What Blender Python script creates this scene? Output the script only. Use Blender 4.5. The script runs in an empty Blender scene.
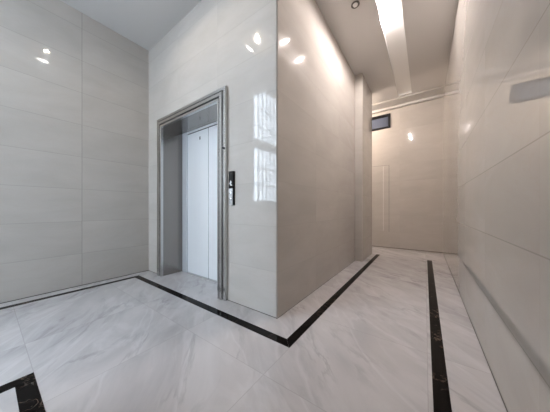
import bpy, bmesh, math
from mathutils import Vector

sc = bpy.context.scene
COL = sc.collection

# ---------------------------------------------------------------- camera
cam_d = bpy.data.cameras.new('camera')
cam = bpy.data.objects.new('camera', cam_d)
COL.objects.link(cam)
cam.location = (0, 0, 1.0)
cam.rotation_euler = (math.radians(90), 0, math.radians(35.63))
cam_d.sensor_width = 36
cam_d.lens = 13.70
cam_d.shift_y = 0.0044
cam_d.clip_start = 0.01
sc.camera = cam

# ---------------------------------------------------------------- world, exposure
SKY = 12.3            # overcast daylight outside the entrance
LOBBY = 215.0         # radiance of the lamp in the lobby recess
TROFFER = 2450.0     # radiance of the two corridor bulbs
w = bpy.data.worlds.new('overcast_sky')
sc.world = w
w.use_nodes = True
bg = w.node_tree.nodes['Background']
bg.inputs['Color'].default_value = (0.735, 0.86, 1.0, 1)
bg.inputs['Strength'].default_value = SKY
vs = sc.view_settings
vs.view_transform = 'Standard'
vs.look = 'None'
vs.gamma = 1
vs.use_curve_mapping = False
vs.exposure = 0.95
sc.cycles.use_denoising = True
sc.cycles.max_bounces = 12
sc.cycles.diffuse_bounces = 8
sc.cycles.glossy_bounces = 6
sc.cycles.sample_clamp_indirect = 6


def portal(name, loc, rot, sx, sy):
    l = bpy.data.lights.new(name, 'AREA')
    l.shape = 'RECTANGLE'
    l.size, l.size_y = sx, sy
    l.cycles.is_portal = True
    o = bpy.data.objects.new(name, l)
    o.location, o.rotation_euler = loc, rot
    COL.objects.link(o)


# the two daylit openings of the entrance hall
portal('window_daylight', (-3.70, -2.54, 2.75), (0, math.radians(-90), 0), 3.3, 3.2)
portal('entrance_daylight', (-3.07, -4.32, 1.08), (math.radians(90), 0, 0), .9, 2.15)

# unseen fill light added in the side passage to brighten the far wall
pld = bpy.data.lights.new('passage_fill', 'POINT')
pld.energy = 58
pld.color = (1.0, .85, .74)
pld.shadow_soft_size = .06
plo = bpy.data.objects.new('passage_fill', pld)
plo.location = (-1.95, 5.2, 3.36)
COL.objects.link(plo)

# ---------------------------------------------------------------- geometry constants
XL, XC, XR = -3.62, -1.09, 0.33       # left wall, corridor wall, right wall
YE, YF, YB = 1.555, 5.92, -0.12       # elevator wall, far wall, rear wall
H = 3.54                              # ceiling
XP = -1.66                            # right side of the entrance hall
ROW = 0.4167                          # height of one wall panel


# ---------------------------------------------------------------- node helpers
class N:
    def __init__(s, name):
        s.m = bpy.data.materials.new(name)
        s.m.use_nodes = True
        s.t = s.m.node_tree
        s.b = s.t.nodes['Principled BSDF']
        s.out = s.t.nodes['Material Output']

    def n(s, typ, **kw):
        nd = s.t.nodes.new(typ)
        for k, v in kw.items():
            setattr(nd, k, v)
        return nd

    def put(s, sock, v):
        if isinstance(v, bpy.types.NodeSocket):
            s.t.links.new(v, sock)
        else:
            sock.default_value = v

    def math(s, op, a, b=0.0, c=0.0, clamp=False):
        nd = s.n('ShaderNodeMath', operation=op)
        nd.use_clamp = clamp
        for i, v in enumerate((a, b, c)):
            s.put(nd.inputs[i], v)
        return nd.outputs[0]

    def mix(s, f, a, b, blend='MIX'):
        nd = s.n('ShaderNodeMix', data_type='RGBA', blend_type=blend)
        s.put(nd.inputs[0], f)
        s.put(nd.inputs[6], a if isinstance(a, bpy.types.NodeSocket) else (*a, 1))
        s.put(nd.inputs[7], b if isinstance(b, bpy.types.NodeSocket) else (*b, 1))
        return nd.outputs[2]

    def ramp(s, f, stops):
        nd = s.n('ShaderNodeValToRGB')
        e = nd.color_ramp.elements
        while len(e) < len(stops):
            e.new(0.5)
        for x, (p, v) in zip(e, stops):
            x.position = p
            x.color = (v, v, v, 1) if not hasattr(v, '__len__') else (*v, 1)
        s.put(nd.inputs[0], f)
        return nd.outputs[0]

    def noise(s, vec, scale, detail=4, rough=.5, dist=0.0):
        nd = s.n('ShaderNodeTexNoise')
        s.put(nd.inputs['Vector'], vec)
        nd.inputs['Scale'].default_value = scale
        nd.inputs['Detail'].default_value = detail
        nd.inputs['Roughness'].default_value = rough
        nd.inputs['Distortion'].default_value = dist
        return nd.outputs[0]

    def mapping(s, vec, loc=(0, 0, 0), rot=(0, 0, 0), scale=(1, 1, 1)):
        nd = s.n('ShaderNodeMapping')
        s.put(nd.inputs[0], vec)
        nd.inputs[1].default_value = loc
        nd.inputs[2].default_value = rot
        nd.inputs[3].default_value = scale
        return nd.outputs[0]

    def bump(s, height, strength, dist):
        nd = s.n('ShaderNodeBump')
        nd.inputs['Strength'].default_value = strength
        nd.inputs['Distance'].default_value = dist
        s.put(nd.inputs['Height'], height)
        s.t.links.new(nd.outputs[0], s.b.inputs['Normal'])

    def joint(s, coord, offset, period, width):
        """1 on the joint line, 0 elsewhere"""
        u = s.math('SUBTRACT', coord, offset)
        u = s.math('DIVIDE', u, period)
        u = s.math('ADD', u, 0.5)
        u = s.math('FRACT', u)
        u = s.math('SUBTRACT', u, 0.5)
        u = s.math('ABSOLUTE', u)
        u = s.math('MULTIPLY', u, period)
        return s.math('LESS_THAN', u, width / 2), u


def plain(name, col, rough=.5, metal=0.0, spec=.5):
    a = N(name)
    a.b.inputs['Base Color'].default_value = (*col, 1)
    a.b.inputs['Roughness'].default_value = rough
    a.b.inputs['Metallic'].default_value = metal
    a.b.inputs['Specular IOR Level'].default_value = spec
    return a.m


def wall_marble(name, axis, voff, vstrong=.5, zstrong=.45, base=((.465, .435, .400), (.525, .495, .458))):
    """polished cream marble panels; axis = horizontal axis of the wall"""
    a = N(name)
    tc = a.n('ShaderNodeTexCoord').outputs['Object']
    sep = a.n('ShaderNodeSeparateXYZ')
    a.put(sep.inputs[0], tc)
    hc, z = sep.outputs[axis], sep.outputs[2]
    jz, dz = a.joint(z, 0.0, ROW, .0055)
    jh, dh = a.joint(hc, voff, 2 * ROW, .005)
    # each panel its own piece of stone
    iz = a.math('FLOOR', a.math('DIVIDE', z, ROW))
    ih = a.math('FLOOR', a.math('DIVIDE', a.math('SUBTRACT', hc, voff), 2 * ROW))
    cell = a.n('ShaderNodeCombineXYZ')
    a.put(cell.inputs[0], iz)
    a.put(cell.inputs[1], ih)
    wn = a.n('ShaderNodeTexWhiteNoise', noise_dimensions='3D')
    a.put(wn.inputs[0], cell.outputs[0])
    va = a.n('ShaderNodeVectorMath', operation='MULTIPLY_ADD')
    a.put(va.inputs[0], wn.outputs[1])
    va.inputs[1].default_value = (3, 3, 3)
    a.put(va.inputs[2], tc)
    mp = a.mapping(va.outputs[0], rot=(.5, .5, .3), scale=(.8, .8, 2.2))
    cloud = a.noise(mp, 1.6, 5, .55, .6)
    col = a.mix(a.ramp(cloud, [(.3, 0), (.72, 1)]), base[0], base[1])
    vein = a.noise(mp, 2.3, 6, .6, 1.2)
    vein = a.math('ABSOLUTE', a.math('SUBTRACT', vein, .5))
    vein = a.ramp(vein, [(0, .22), (.025, 0)])
    col = a.mix(vein, col, (.48, .43, .37))
    tone = a.math('MULTIPLY', a.math('SUBTRACT', wn.outputs[0], .5), .022)
    col = a.mix(1.0, col, a.ramp(a.math('ADD', tone, .5), [(0, 0), (1, 2)]), 'MULTIPLY')
    jj = a.math('MAXIMUM', a.math('MULTIPLY', jz, zstrong), a.math('MULTIPLY', jh, vstrong))
    col = a.mix(jj, col, (.20, .18, .155))
    a.put(a.b.inputs['Base Color'], col)
    a.b.inputs['Roughness'].default_value = .055
    a.b.inputs['IOR'].default_value = 1.5
    a.b.inputs['Specular IOR Level'].default_value = .36
    soft = a.noise(tc, 2.0, 1, .4)
    hgt = a.math('ADD', a.math('MULTIPLY', soft, .0008),
                 a.math('MULTIPLY', a.math('MAXIMUM', jz, jh), -.0006))
    a.bump(hgt, .35, 1.0)
    return a.m


def floor_marble():
    a = N('floor_marble')
    tc = a.n('ShaderNodeTexCoord').outputs['Object']
    sep = a.n('ShaderNodeSeparateXYZ')
    a.put(sep.inputs[0], tc)
    x, y = sep.outputs[0], sep.outputs[1]
    P = .803
    jx, _ = a.joint(x, -.79, P, .0045)
    jy, _ = a.joint(y, .18, P, .0045)
    ix = a.math('FLOOR', a.math('DIVIDE', a.math('ADD', x, .79), P))
    iy = a.math('FLOOR', a.math('DIVIDE', a.math('SUBTRACT', y, .18), P))
    cell = a.n('ShaderNodeCombineXYZ')
    a.put(cell.inputs[0], ix)
    a.put(cell.inputs[1], iy)
    wn = a.n('ShaderNodeTexWhiteNoise', noise_dimensions='3D')
    a.put(wn.inputs[0], cell.outputs[0])
    va = a.n('ShaderNodeVectorMath', operation='MULTIPLY_ADD')
    a.put(va.inputs[0], wn.outputs[1])
    va.inputs[1].default_value = (.35, .35, 0)
    a.put(va.inputs[2], tc)
    # long diagonal veins
    mp0 = a.mapping(va.outputs[0], rot=(0, 0, math.radians(40)))
    mp = a.mapping(mp0, scale=(.62, 1.8, 1))
    cloud = a.noise(mp, 1.7, 6, .6, .8)
    col = a.mix(a.ramp(cloud, [(.32, 0), (.5, .55), (.68, 1)]), (.43, .412, .415), (.575, .553, .55))
    v = a.noise(mp, 1.5, 6, .58, .5)
    v = a.math('ABSOLUTE', a.math('SUBTRACT', v, .5))
    dark = a.ramp(v, [(0, .45), (.03, 0)])
    mask = a.ramp(a.noise(tc, 1.9, 2), [(.42, 0), (.6, 1)])
    col = a.mix(a.math('MULTIPLY', dark, mask), col, (.27, .255, .26))
    v2 = a.noise(a.mapping(mp, loc=(5.3, 2.1, 0)), 1.5, 5, .5, 1.0)
    v2 = a.math('ABSOLUTE', a.math('SUBTRACT', v2, .5))
    lite = a.ramp(v2, [(0, .22), (.05, 0)])
    col = a.mix(lite, col, (.74, .73, .74))
    jj = a.math('MULTIPLY', a.math('MAXIMUM', jx, jy), .28)
    col = a.mix(jj, col, (.22, .20, .19))
    a.put(a.b.inputs['Base Color'], col)
    a.b.inputs['Roughness'].default_value = .10
    a.b.inputs['IOR'].default_value = 1.5
    a.bump(a.noise(tc, 2.6, 1, .4), .3, .002)
    return a.m


def black_marble():
    a = N('black_marble')
    tc = a.n('ShaderNodeTexCoord').outputs['Object']
    v = a.noise(tc, 4.0, 5, .6, 1.5)
    v = a.math('ABSOLUTE', a.math('SUBTRACT', v, .5))
    f = a.ramp(v, [(0, .8), (.012, 0)])
    m = a.ramp(a.noise(tc, 3.1, 2), [(.48, 0), (.62, 1)])
    col = a.mix(a.math('MULTIPLY', f, m), (.005, .004, .004), (.22, .16, .12))
    a.put(a.b.inputs['Base Color'], col)
    a.b.inputs['Roughness'].default_value = .1
    a.b.inputs['Specular IOR Level'].default_value = .08
    return a.m


def brushed(name, col, rough, metal=1.0, stretch=(260, 260, 2.0), bump=.06):
    a = N(name)
    tc = a.n('ShaderNodeTexCoord').outputs['Object']
    g = a.noise(a.mapping(tc, scale=stretch), 1.0, 3, .6)
    c2 = tuple(min(1, c * 1.12) for c in col)
    a.put(a.b.inputs['Base Color'], a.mix(g, col, c2))
    a.put(a.b.inputs['Roughness'], a.math('ADD', a.math('MULTIPLY', g, .12), rough - .06))
    a.b.inputs['Metallic'].default_value = metal
    a.bump(g, bump, .002)
    return a.m


def emitter(name, col, strength):
    a = N(name)
    a.b.inputs['Base Color'].default_value = (.8, .8, .8, 1)
    a.b.inputs['Emission Color'].default_value = (*col, 1)
    a.b.inputs['Emission Strength'].default_value = strength
    return a.m


def diffuser(name, col, strength, spots):
    """frosted cover: brighter where the lamp modules sit behind it"""
    a = N(name)
    tc = a.n('ShaderNodeTexCoord').outputs['Object']
    tot = .004
    for (sx, sy, sz, r) in spots:
        vm = a.n('ShaderNodeVectorMath', operation='DISTANCE')
        a.put(vm.inputs[0], tc)
        vm.inputs[1].default_value = (sx, sy, sz)
        q = a.math('DIVIDE', vm.outputs['Value'], r)
        q = a.math('MULTIPLY', a.math('MULTIPLY', q, q), -1.0)
        tot = a.math('ADD', tot, a.math('EXPONENT', q))
    a.b.inputs['Base Color'].default_value = (.8, .78, .75, 1)
    a.b.inputs['Roughness'].default_value = .3
    a.b.inputs['Emission Color'].default_value = (*col, 1)
    a.put(a.b.inputs['Emission Strength'], a.math('MULTIPLY', tot, strength))
    return a.m


def clear_pane(name):
    a = N(name)
    tr = a.n('ShaderNodeBsdfTransparent')
    gl = a.n('ShaderNodeBsdfGlossy')
    gl.inputs['Roughness'].default_value = .02
    fr = a.n('ShaderNodeFresnel')
    mx = a.n('ShaderNodeMixShader')
    ge = a.n('ShaderNodeNewGeometry')
    a.put(mx.inputs[0], a.math('MULTIPLY', fr.outputs[0], a.math('SUBTRACT', 1.0, ge.outputs['Backfacing'])))
    a.put(mx.inputs[1], tr.outputs[0])
    a.put(mx.inputs[2], gl.outputs[0])
    a.t.links.new(mx.outputs[0], a.out.inputs['Surface'])
    return a.m


M = dict(
    left=wall_marble('cream_marble_left', 1, YE - .806, .6, .28),
    elev=wall_marble('cream_marble_elevator', 0, XC, .04, .15),
    corr=wall_marble('cream_marble_corridor', 1, YE, .03, .09),
    right=wall_marble('cream_marble_right', 1, 1.15, .04, .38),
    far=wall_marble('cream_marble_far', 0, XR, .06, .09),
    floor=floor_marble(), black=black_marble(),
    ceil=plain('ceiling_paint', (.57, .555, .54), .55, 0, .3),
    hall=plain('hall_paint', (.5, .5, .5), .6),
    grout=plain('dark_joint', (.10, .09, .08), .6),
    steel=brushed('brushed_steel', (.58, .575, .565), .16),
    steel_h=brushed('brushed_steel_header', (.58, .575, .565), .16, 1.0, (2.0, 260, 260)),
    post=brushed('pale_steel_post', (.60, .62, .65), .36, .3),
    satin=plain('satin_steel_casing', (.60, .595, .585), .24, 1.0),
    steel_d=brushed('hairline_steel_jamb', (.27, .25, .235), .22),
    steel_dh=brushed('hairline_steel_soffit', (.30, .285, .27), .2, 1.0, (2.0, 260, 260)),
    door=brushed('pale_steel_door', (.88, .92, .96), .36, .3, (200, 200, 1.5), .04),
    dark=plain('black_metal', (.010, .010, .011), .4, 0, .2),
    blackgloss=plain('black_glass_panel', (.008, .008, .009), .08),
    panel=brushed('grey_button_plate', (.50, .50, .50), .3, .8),
    ink=plain('dark_engraving', (.05, .05, .055), .5),
    led=emitter('display_mark', (.9, .95, 1.0), .08),
    button=plain('steel_button', (.62, .62, .62), .25, 1.0),
    white=plain('white_enamel', (.80, .79, .77), .35),
    recess=plain('grey_recess', (.26, .25, .24), .5),
    strip=plain('satin_strip', (.66, .64, .625), .4),
    chrome=plain('grey_chrome', (.16, .15, .14), .3, 1.0),
    winglass=plain('blue_grey_glass', (.085, .10, .14), .15),
    pane=clear_pane('clear_glass'),
)


# ---------------------------------------------------------------- mesh helpers
def bm_box(bm, x0, x1, y0, y1, z0, z1):
    v = [bm.verts.new(p) for p in ((x0, y0, z0), (x1, y0, z0), (x1, y1, z0), (x0, y1, z0),
                                   (x0, y0, z1), (x1, y0, z1), (x1, y1, z1), (x0, y1, z1))]
    for f in ((3, 2, 1, 0), (4, 5, 6, 7), (0, 1, 5, 4), (1, 2, 6, 5), (2, 3, 7, 6), (3, 0, 4, 7)):
        bm.faces.new([v[i] for i in f])


def bm_prism(bm, pts, z0, z1):
    lo = [bm.verts.new((x, y, z0)) for x, y in pts]
    hi = [bm.verts.new((x, y, z1)) for x, y in pts]
    n = len(pts)
    bm.faces.new(lo[::-1])
    bm.faces.new(hi)
    for i in range(n):
        bm.faces.new((lo[i], lo[(i + 1) % n], hi[(i + 1) % n], hi[i]))


def bm_lathe(bm, prof, n=32, axis='Z', c=(0, 0, 0), k=1.0):
    rings = []
    for r, h in prof:
        ring = []
        for i in range(n):
            t = 2 * math.pi * i / n
            p = (k * r * math.cos(t), k * r * math.sin(t), h)
            if axis == 'Y':
                p = (p[0], p[2], p[1])
            ring.append(bm.verts.new((p[0] + c[0], p[1] + c[1], p[2] + c[2])))
        rings.append(ring)
    for a, b in zip(rings, rings[1:]):
        for i in range(n):
            bm.faces.new((a[i], a[(i + 1) % n], b[(i + 1) % n], b[i]))
    bm.faces.new(rings[0][::-1])
    bm.faces.new(rings[-1])


def obj(name, bm, mat, parent=None, bevel=0.0, smooth=False):
    bmesh.ops.recalc_face_normals(bm, faces=bm.faces)
    if parent is not None:                         # vertices are given in place
        root = Vector(parent.location)
        p = parent.parent
        while p is not None:
            root += Vector(p.location)
            p = p.parent
        for v in bm.verts:
            v.co -= root
    me = bpy.data.meshes.new(name)
    bm.to_mesh(me)
    bm.free()
    o = bpy.data.objects.new(name, me)
    COL.objects.link(o)
    me.materials.append(mat)
    if parent is not None:
        o.parent = parent
    if bevel:
        md = o.modifiers.new('bevel', 'BEVEL')
        md.width = bevel
        md.segments = 2
        md.limit_method = 'ANGLE'
    if smooth:
        for p in me.polygons:
            p.use_smooth = True
        me.set_sharp_from_angle(angle=math.radians(40))
    return o


def boxes(name, mat, *bs, parent=None, bevel=0.0):
    bm = bmesh.new()
    for b in bs:
        bm_box(bm, *b)
    return obj(name, bm, mat, parent, bevel)


def struct(o):
    o['kind'] = 'structure'
    return o


def thing(name, loc, label, cat):
    o = bpy.data.objects.new(name, None)
    o.empty_display_size = .1
    o.location = loc
    COL.objects.link(o)
    o['label'] = label
    o['category'] = cat
    return o


def slab(name, mat, x0, x1, y0, y1, z0, z1, holes):
    xs = sorted({x0, x1, *[h[0] for h in holes], *[h[1] for h in holes]})
    ys = sorted({y0, y1, *[h[2] for h in holes], *[h[3] for h in holes]})
    bm = bmesh.new()
    for xa, xb in zip(xs, xs[1:]):
        for ya, yb in zip(ys, ys[1:]):
            cx, cy = (xa + xb) / 2, (ya + yb) / 2
            if any(h[0] < cx < h[1] and h[2] < cy < h[3] for h in holes):
                continue
            bm_box(bm, xa, xb, ya, yb, z0, z1)
    bmesh.ops.remove_doubles(bm, verts=bm.verts, dist=1e-5)
    return obj(name, bm, mat)


# ---------------------------------------------------------------- the shell
T = .12
LR = (-2.295, -1.845, .39, .84)              # recess of the lobby lamp
TR = (-.49, -.235, 1.90, 5.48)               # trough of the corridor lamp
TRIM_END = 5.50

struct(boxes('floor', M['floor'], (XL - T, XR + T, -5.0, YF + T, -.12, 0)))
struct(slab('ceiling', M['ceil'], XL - T, XR + T, -.35, YF + T, H, H + .30, [LR, TR]))

# left wall, pierced by the tall window of the entrance hall
WY0, WY1, WZ0, WZ1 = -4.1, -.98, 1.15, 4.35
struct(boxes('wall_left', M['left'],
             (XL - T, XL, WY1, YE + .45, 0, H + .3), (XL - T, XL, -5, WY0, 0, 5.0),
             (XL - T, XL, WY0, WY1, 0, WZ0), (XL - T, XL, WY0, WY1, WZ1, 5.0),
             (XL - T, XL, WY1, -.35, H + .3, 5.0)))
# elevator wall with its opening
EX, EW, EH = -2.512, .66, 2.235
bm = bmesh.new()
bm_box(bm, XL, EX - EW, YE, YE + .45, 0, H)
bm_box(bm, EX - EW, EX + EW, YE, YE + .45, EH, H)
bm_prism(bm, [(EX + EW, YE), (XC - .010, YE), (XC, YE + .010), (XC - T, YE + T), (XC - T, YE + .45), (EX + EW, YE + .45)], 0, H)
struct(obj('wall_elevator', bm, M['elev']))
bm = bmesh.new()
bm_prism(bm, [(XC, YE + .010), (XC, 5.0), (XC - T, 5.0), (XC - T, YE + T)], 0, H)
struct(obj('wall_corridor', bm, M['corr']))
struct(boxes('wall_right', M['right'], (XR, XR + T, YB - T, YF + T, 0, H)))
# far wall with the small high window opening
FX0, FX1, FZ0, FZ1 = -1.62, -.70, 3.012, 3.372
struct(boxes('wall_far', M['far'],
             (-3.2, FX0, YF, YF + T, 0, H), (FX1, XR, YF, YF + T, 0, H),
             (FX0, FX1, YF, YF + T, 0, FZ0), (FX0, FX1, YF, YF + T, FZ1, H)))
struct(boxes('wall_passage', M['corr'], (-3.2 - T, -3.2, 4.88, YF + T, 0, H), (-3.2, XC - T, 4.88, 5.0, 0, H)))
struct(boxes('wall_rear', M['elev'], (XP, XR, YB - T, YB, 0, H)))
# entrance hall behind the camera
struct(boxes('wall_hall', M['hall'], (XP, XP + T, -5, YB - T, 0, 5.0)))
struct(boxes('wall_header', M['hall'], (XL, XP + T, -.47, -.35, H, 5.0)))
struct(boxes('wall_entrance', M['hall'], (XL - T, -3.55, -5, -4.4, 0, 5.0), (-2.6, XP + T, -5, -4.4, 0, 5.0),
             (-3.55, -2.6, -5, -4.4, 2.15, 5.0)))
struct(boxes('ceiling_hall', M['hall'], (XL - T, XP + T, -5, -.35, 5.0, 5.1)))

# pilaster at the end of the corridor wall
struct(boxes('wall_pilaster', M['corr'], (XC, -.95, 4.14, 5.0, 0, H), bevel=.004))

# dropped bulkhead and crown at the far wall
struct(boxes('trim_1', M['ceil'], (-3.2, XR, 5.53, YF, H - .035, H), bevel=.006))
struct(boxes('trim_2', M['ceil'], (-3.2, XR, 5.83, YF, H - .09, H - .035), bevel=.008))

# thin dark joint where wall meets floor
struct(boxes('baseboard_left', M['grout'], (XL, XL + .003, -.9, YE, 0, .008)))
struct(boxes('baseboard_elevator', M['grout'], (XL, -3.285, YE - .003, YE, 0, .006), (-1.74, XC, YE - .003, YE, 0, .006)))
struct(boxes('baseboard_corridor', M['grout'], (XC, XC + .002, YE, 4.14, 0, .004)))
struct(boxes('baseboard_right', M['grout'], (XR - .003, XR, YB, YF, 0, .006)))
struct(boxes('baseboard_far', M['grout'], (-3.2, XR, YF - .004, YF, .018, .030)))

# black inlaid borders of the floor
zt = .0012
B = M['black']


def inlay(name, pts):
    bm = bmesh.new()
    bm_prism(bm, pts, -.01, zt)
    return struct(obj(name, bm, B))


xo, xi, yo, yi = -.86, -.79, 1.355, 1.28
lo_, li_ = XL + .145, XL + .215
inlay('trim_3', [(lo_, -.9), (li_, -.9), (li_, yi), (lo_, yo)])                     # along the left wall
inlay('trim_4', [(lo_ + .001, yo), (li_ + .001, yi), (xi - .001, yi), (xo - .001, yo)])   # before the elevator
inlay('trim_5', [(xi, yi), (xi, 4.998), (xo, 4.998), (xo, yo)])                     # along the corridor
inlay('trim_6', [(.034, .18), (.108, .104), (.108, 4.998), (.034, 4.998)])          # along the right wall
inlay('trim_7', [(-1.94, .18), (-1.865, .104), (.107, .104), (.033, .18)])          # before the rear wall
inlay('trim_8', [(-1.94, .179), (-1.94, -.9), (-1.865, -.9), (-1.865, .103)])       # into the hall

# flush tiled service door in the far wall
DX0, DX1, DZ0, DZ1 = -1.62, -.735, ROW, ROW * 5
dd = struct(boxes('door_1', M['far'], (DX0, DX1, YF - .006, YF, DZ0, DZ1), bevel=.002))
struct(boxes('trim_9', M['grout'], (DX1, DX1 + .006, YF - .004, YF, DZ0, DZ1), (DX0, DX1, YF - .004, YF, DZ1, DZ1 + .004)))
struct(boxes('trim_10', M['white'], (-.862, -.856, YF - .009, YF - .006, DZ0 + .02, DZ1 - .02)))

# ---------------------------------------------------------------- small high window in the far wall
wf = boxes('window_1', M['dark'],
           (FX0, FX1, YF - .02, YF + .07, FZ0, FZ0 + .035), (FX0, FX1, YF - .02, YF + .07, FZ1 - .045, FZ1),
           (FX0, FX0 + .04, YF - .02, YF + .07, FZ0 + .035, FZ1 - .045),
           (FX1 - .05, FX1, YF - .02, YF + .07, FZ0 + .035, FZ1 - .045), bevel=.003)
struct(wf)
boxes('sash', M['dark'],
      (FX0 + .04, FX1 - .05, YF + .005, YF + .05, FZ0 + .035, FZ0 + .055),
      (FX0 + .04, FX1 - .05, YF + .005, YF + .05, FZ1 - .06, FZ1 - .045), parent=wf)
boxes('pane', M['winglass'], (FX0 + .04, FX1 - .05, YF + .02, YF + .03, FZ0 + .055, FZ1 - .06), parent=wf)
boxes('window_backing', M['dark'], (FX0 + .01, FX1 - .01, YF + .08, YF + .1, FZ0 + .01, FZ1 - .01), parent=wf)

# ---------------------------------------------------------------- tall barred window of the entrance hall (mirrored in the elevator wall)
bs = []
for y in (WY0, WY1 - .06):
    bs.append((XL - .09, XL - .02, y, y + .06, WZ0, WZ1))
for z in (WZ0, 2.62, 2.80, WZ1 - .07):
    bs.append((XL - .088, XL - .022, WY0 + .06, WY1 - .06, z, z + .07))
hw = struct(boxes('window_2', M['hall'], *bs))
boxes('transom_panel', M['hall'], (XL - .08, XL - .03, WY0 + .06, WY1 - .06, 2.69, 2.80), parent=hw)
bs = [(XL - .065, XL - .04, WY0 + .06 + .175 * k - .030, WY0 + .06 + .175 * k + .030, WZ0 + .07, WZ1 - .07) for k in range(1, 17)]
for z in (1.62, 2.1, 3.2, 3.7):
    bs.append((XL - .07, XL - .035, WY0 + .06, WY1 - .06, z, z + .03))
boxes('bars', M['hall'], *bs, parent=hw)
boxes('pane', M['pane'], (XL - .035, XL - .03, WY0 + .06, WY1 - .06, WZ0 + .07, 2.62), (XL - .035, XL - .03, WY0 + .06, WY1 - .06, 2.87, WZ1 - .07), parent=hw)
# glazed entrance at the end of the hall
de = struct(boxes('door_2', M['chrome'],
                  (-3.55, -3.49, -4.5, -4.42, 0, 2.15), (-2.66, -2.6, -4.5, -4.42, 0, 2.15),
                  (-3.49, -2.66, -4.5, -4.42, 2.09, 2.15)))
boxes('pane', M['pane'], (-3.49, -2.66, -4.465, -4.455, 0, 2.09), parent=de)

# ---------------------------------------------------------------- the elevator entrance
el = thing('elevator', (EX, YE, 0),
           'brushed steel elevator entrance with closed pale two-panel doors set in the cream marble wall', 'elevator')


def casing(prof, a, top, name, mat, parent):
    bm = bmesh.new()
    rows = []
    for wd, pr in prof:
        y = YE - pr
        rows.append([bm.verts.new(p) for p in ((EX - a + wd, y, 0.0005), (EX - a + wd, y, top - wd),
                                               (EX + a - wd, y, top - wd), (EX + a - wd, y, 0.0005))])
    n = len(rows)
    for i in range(n):
        A, Bq = rows[i], rows[(i + 1) % n]
        for k in range(3):
            bm.faces.new((A[k], A[k + 1], Bq[k + 1], Bq[k]))
    bm.faces.new([r[0] for r in rows])
    bm.faces.new([r[3] for r in rows][::-1])
    return obj(name, bm, mat, parent)


prof = [(0, 0), (0, .030), (.006, .034), (.034, .034), (.040, .012), (.050, .012), (.054, .044), (.088, .044),
        (.094, .014), (.104, .014), (.108, .040), (.129, .040), (.132, .036), (.132, .001), (.105, .001), (.105, 0)]
casing(prof, .765, 2.327, 'door_frame', M['satin'], el)
YD = 1.87
JW = .632
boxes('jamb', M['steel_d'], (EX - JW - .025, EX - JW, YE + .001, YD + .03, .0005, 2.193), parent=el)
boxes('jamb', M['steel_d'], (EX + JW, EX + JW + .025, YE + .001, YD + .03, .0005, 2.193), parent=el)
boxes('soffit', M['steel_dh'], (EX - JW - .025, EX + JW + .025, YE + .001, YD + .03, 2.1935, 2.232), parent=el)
PW = .515
boxes('post', M['post'], (EX - JW + .0005, EX - PW, YD - .020, YD + .03, .0005, 2.19), parent=el, bevel=.003)
boxes('post', M['post'], (EX + PW, EX + JW - .0005, YD - .020, YD + .03, .0005, 2.19), parent=el, bevel=.003)
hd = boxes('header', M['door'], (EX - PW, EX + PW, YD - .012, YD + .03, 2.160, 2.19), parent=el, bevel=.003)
boxes('door_track', M['dark'], (EX - PW, EX + PW, YD - .002, YD + .03, 2.153, 2.1595), parent=el)
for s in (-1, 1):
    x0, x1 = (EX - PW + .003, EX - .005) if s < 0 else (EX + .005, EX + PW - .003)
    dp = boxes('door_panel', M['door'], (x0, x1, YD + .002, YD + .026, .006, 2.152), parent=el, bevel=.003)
    if s < 0:
        bm = bmesh.new()
        bm_box(bm, x0 + .305, x0 + .327, YD + .0005, YD + .002, 2.02, 2.065)
        dc = obj('sticker', bm, M['ink'], dp)
        dc['label'] = 'small dark sticker at the top'
boxes('door_gap', M['dark'], (EX - .005, EX + .005, YD + .006, YD + .026, .006, 2.147), parent=el)
sl = boxes('sill', M['steel_h'], (EX - PW, EX + PW, YD - .03, YD + .03, .0005, .005), parent=el)
boxes('shaft_closing', M['dark'], (EX - EW + .001, EX + EW - .001, YE + .40, YE + .449, .001, EH - .001), parent=el)
bm = bmesh.new()
bm_lathe(bm, [(.009, 0), (.011, .004), (.011, .016), (.006, .020)], 20, 'Y', (EX + .765 - .020, YE - .054, 1.652))
obj('screw_knob', bm, M['dark'], el, smooth=True)

# ---------------------------------------------------------------- call panel
cx0, cx1, cz0, cz1, cs = -1.705, -1.638, 1.036, 1.393, 1.212
cp = thing('call_panel', ((cx0 + cx1) / 2, YE, cz0),
           'slim elevator call panel, black display over grey button plate, on marble right of the elevator', 'call panel')
boxes('housing', M['dark'], (cx0 - .001, cx1 + .001, YE - .020, YE - .0005, cz0 - .001, cz1 + .001), parent=cp, bevel=.002)
ds = boxes('display', M['blackgloss'], (cx0, cx1, YE - .025, YE - .0202, cs + .001, cz1), parent=cp, bevel=.001)
pl = boxes('button_plate', M['panel'], (cx0, cx1 - .010, YE - .025, YE - .0202, cz0, cs - .001), parent=cp, bevel=.001)
xm = (cx0 + cx1 - .006) / 2


def flat(name, polys, mat, parent, y0, y1):
    bm = bmesh.new()
    for pts in polys:
        a_ = [bm.verts.new((x, y0, z)) for x, z in pts]
        b_ = [bm.verts.new((x, y1, z)) for x, z in pts]
        n = len(pts)
        bm.faces.new(a_)
        bm.faces.new(b_[::-1])
        for i in range(n):
            bm.faces.new((a_[i], b_[i], b_[(i + 1) % n], a_[(i + 1) % n]))
    return obj(name, bm, mat, parent)


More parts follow.
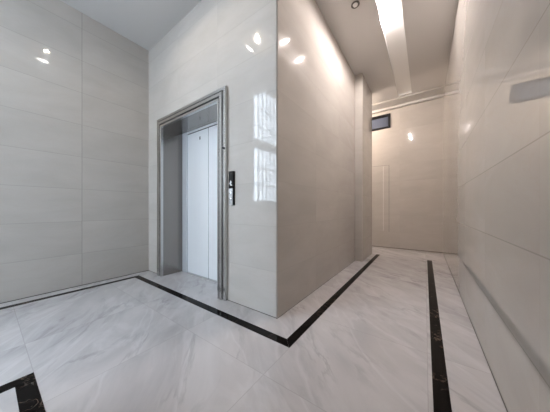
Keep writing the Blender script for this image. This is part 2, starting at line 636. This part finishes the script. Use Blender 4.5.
# the lit mark on the display: an arrow head over a short stem and a stroke
zc = 1.262
q = .7
flat('lit_arrow', [[(xm - .016, zc + .012), (xm + .018, zc + .012), (xm + .001, zc + .034)],
                   [(xm - .004, zc - .020), (xm + .006, zc - .020), (xm + .006, zc + .012), (xm - .004, zc + .012)],
                   [(xm + .006, zc - .020), (xm + .022, zc - .020), (xm + .022, zc - .012), (xm + .006, zc - .012)],
                   [(xm - .022, zc - .002), (xm - .010, zc - .002), (xm - .010, zc + .005), (xm - .022, zc + .005)]],
     M['led'], ds, YE - .0262, YE - .0251)
for zb in (1.160, 1.098):
    bm = bmesh.new()
    bm_lathe(bm, [(.0165, 0), (.0165, -.004), (.0135, -.0055)], 24, 'Y', (xm - .002, YE - .0251, zb))
    bt = obj('button', bm, M['button'], pl, smooth=True)
up = [[(xm - .011, 1.155), (xm + .007, 1.155), (xm - .002, 1.167)]]
dn = [[(xm - .011, 1.103), (xm + .007, 1.103), (xm - .002, 1.091)]]
flat('button_arrow', up, M['ink'], pl, YE - .0316, YE - .0307)
flat('button_arrow', dn, M['ink'], pl, YE - .0316, YE - .0307)
flat('engraved_lines', [[(cx0 + .010, z), (cx0 + .028, z), (cx0 + .028, z + .004), (cx0 + .010, z + .004)] for z in (1.048, 1.058, 1.068)]
     + [[(xm + .018, 1.085), (xm + .023, 1.085), (xm + .023, 1.185), (xm + .018, 1.185)]],
     M['ink'], pl, YE - .0256, YE - .0251)


# ---------------------------------------------------------------- lamps
def recess(parent, r, depth, name, mat):
    """white inner box of a recessed lamp, open at the bottom, with a thin rim"""
    x0, x1, y0, y1 = r
    t = .004
    z0, z1 = H, H + depth
    g = .0006
    return boxes(name, mat, (x0 + g, x0 + t, y0 + g, y1 - g, z0, z1), (x1 - t, x1 - g, y0 + g, y1 - g, z0, z1),
                 (x0 + t, x1 - t, y0 + g, y0 + t, z0, z1), (x0 + t, x1 - t, y1 - t, y1 - g, z0, z1),
                 (x0 + g, x1 - g, y0 + g, y1 - g, z1, z1 + t), parent=parent)


# square lamp over the lobby (seen mirrored in the walls)
lx, ly = (LR[0] + LR[1]) / 2, (LR[2] + LR[3]) / 2
ll = thing('square_ceiling_lamp', (lx, ly, H), 'square recessed ceiling lamp over the lobby, mirrored in the marble beside the elevator', 'ceiling lamp')
recess(ll, LR, .16, 'housing', M['recess'])
bm = bmesh.new()
bm_lathe(bm, [(.022, H + .1595), (.024, H + .130), (.048, H + .115), (.056, H + .095), (.048, H + .070), (.022, H + .058)], 28, 'Z', (lx - .06, ly, 0), .62)
obj('bulb', bm, emitter('lobby_lamp_glow', (1.0, .86, .70), LOBBY), ll, smooth=True)
for x in (LR[0] + .012, LR[1] - .012):
    boxes('tube', emitter('lobby_tube_glow', (1.0, .96, .9), 40), (x - .006, x + .006, ly - .06, ly + .06, H + .01, H + .03), parent=ll)

# long trough lamp of the corridor
tx = (TR[0] + TR[1]) / 2
tl = thing('linear_ceiling_lamp', (tx, TR[2], H), 'long white recessed strip lamp in the corridor ceiling', 'ceiling lamp')
recess(tl, TR, .036, 'housing', M['white'])
glow = emitter('corridor_bulb_glow', (1.0, .90, .87), TROFFER)
for y in (2.70, 3.17):
    bm = bmesh.new()
    bm_lathe(bm, [(.008, H + .0355), (.013, H + .031), (.019, H + .025), (.021, H + .019), (.017, H + .012), (.008, H + .008)], 24, 'Z', (-.425, y, 0))
    obj('bulb', bm, glow, tl, smooth=True)

# small round fitting in the corridor ceiling
sp = thing('sprinkler_rosette', (-.705, 2.70, H), 'small round grey chrome fitting in the corridor ceiling beside the strip lamp', 'sprinkler')
bm = bmesh.new()
bm_lathe(bm, [(.050, H - .0005), (.050, H - .008), (.044, H - .012), (.034, H - .006)], 32, 'Z', (-.705, 2.70, 0))
obj('rosette', bm, M['chrome'], sp, smooth=True)
bm = bmesh.new()
bm_lathe(bm, [(.030, H - .0062), (.028, H - .014), (.018, H - .022), (.008, H - .024)], 24, 'Z', (-.705, 2.70, 0))
obj('nozzle', bm, M['white'], sp, smooth=True)
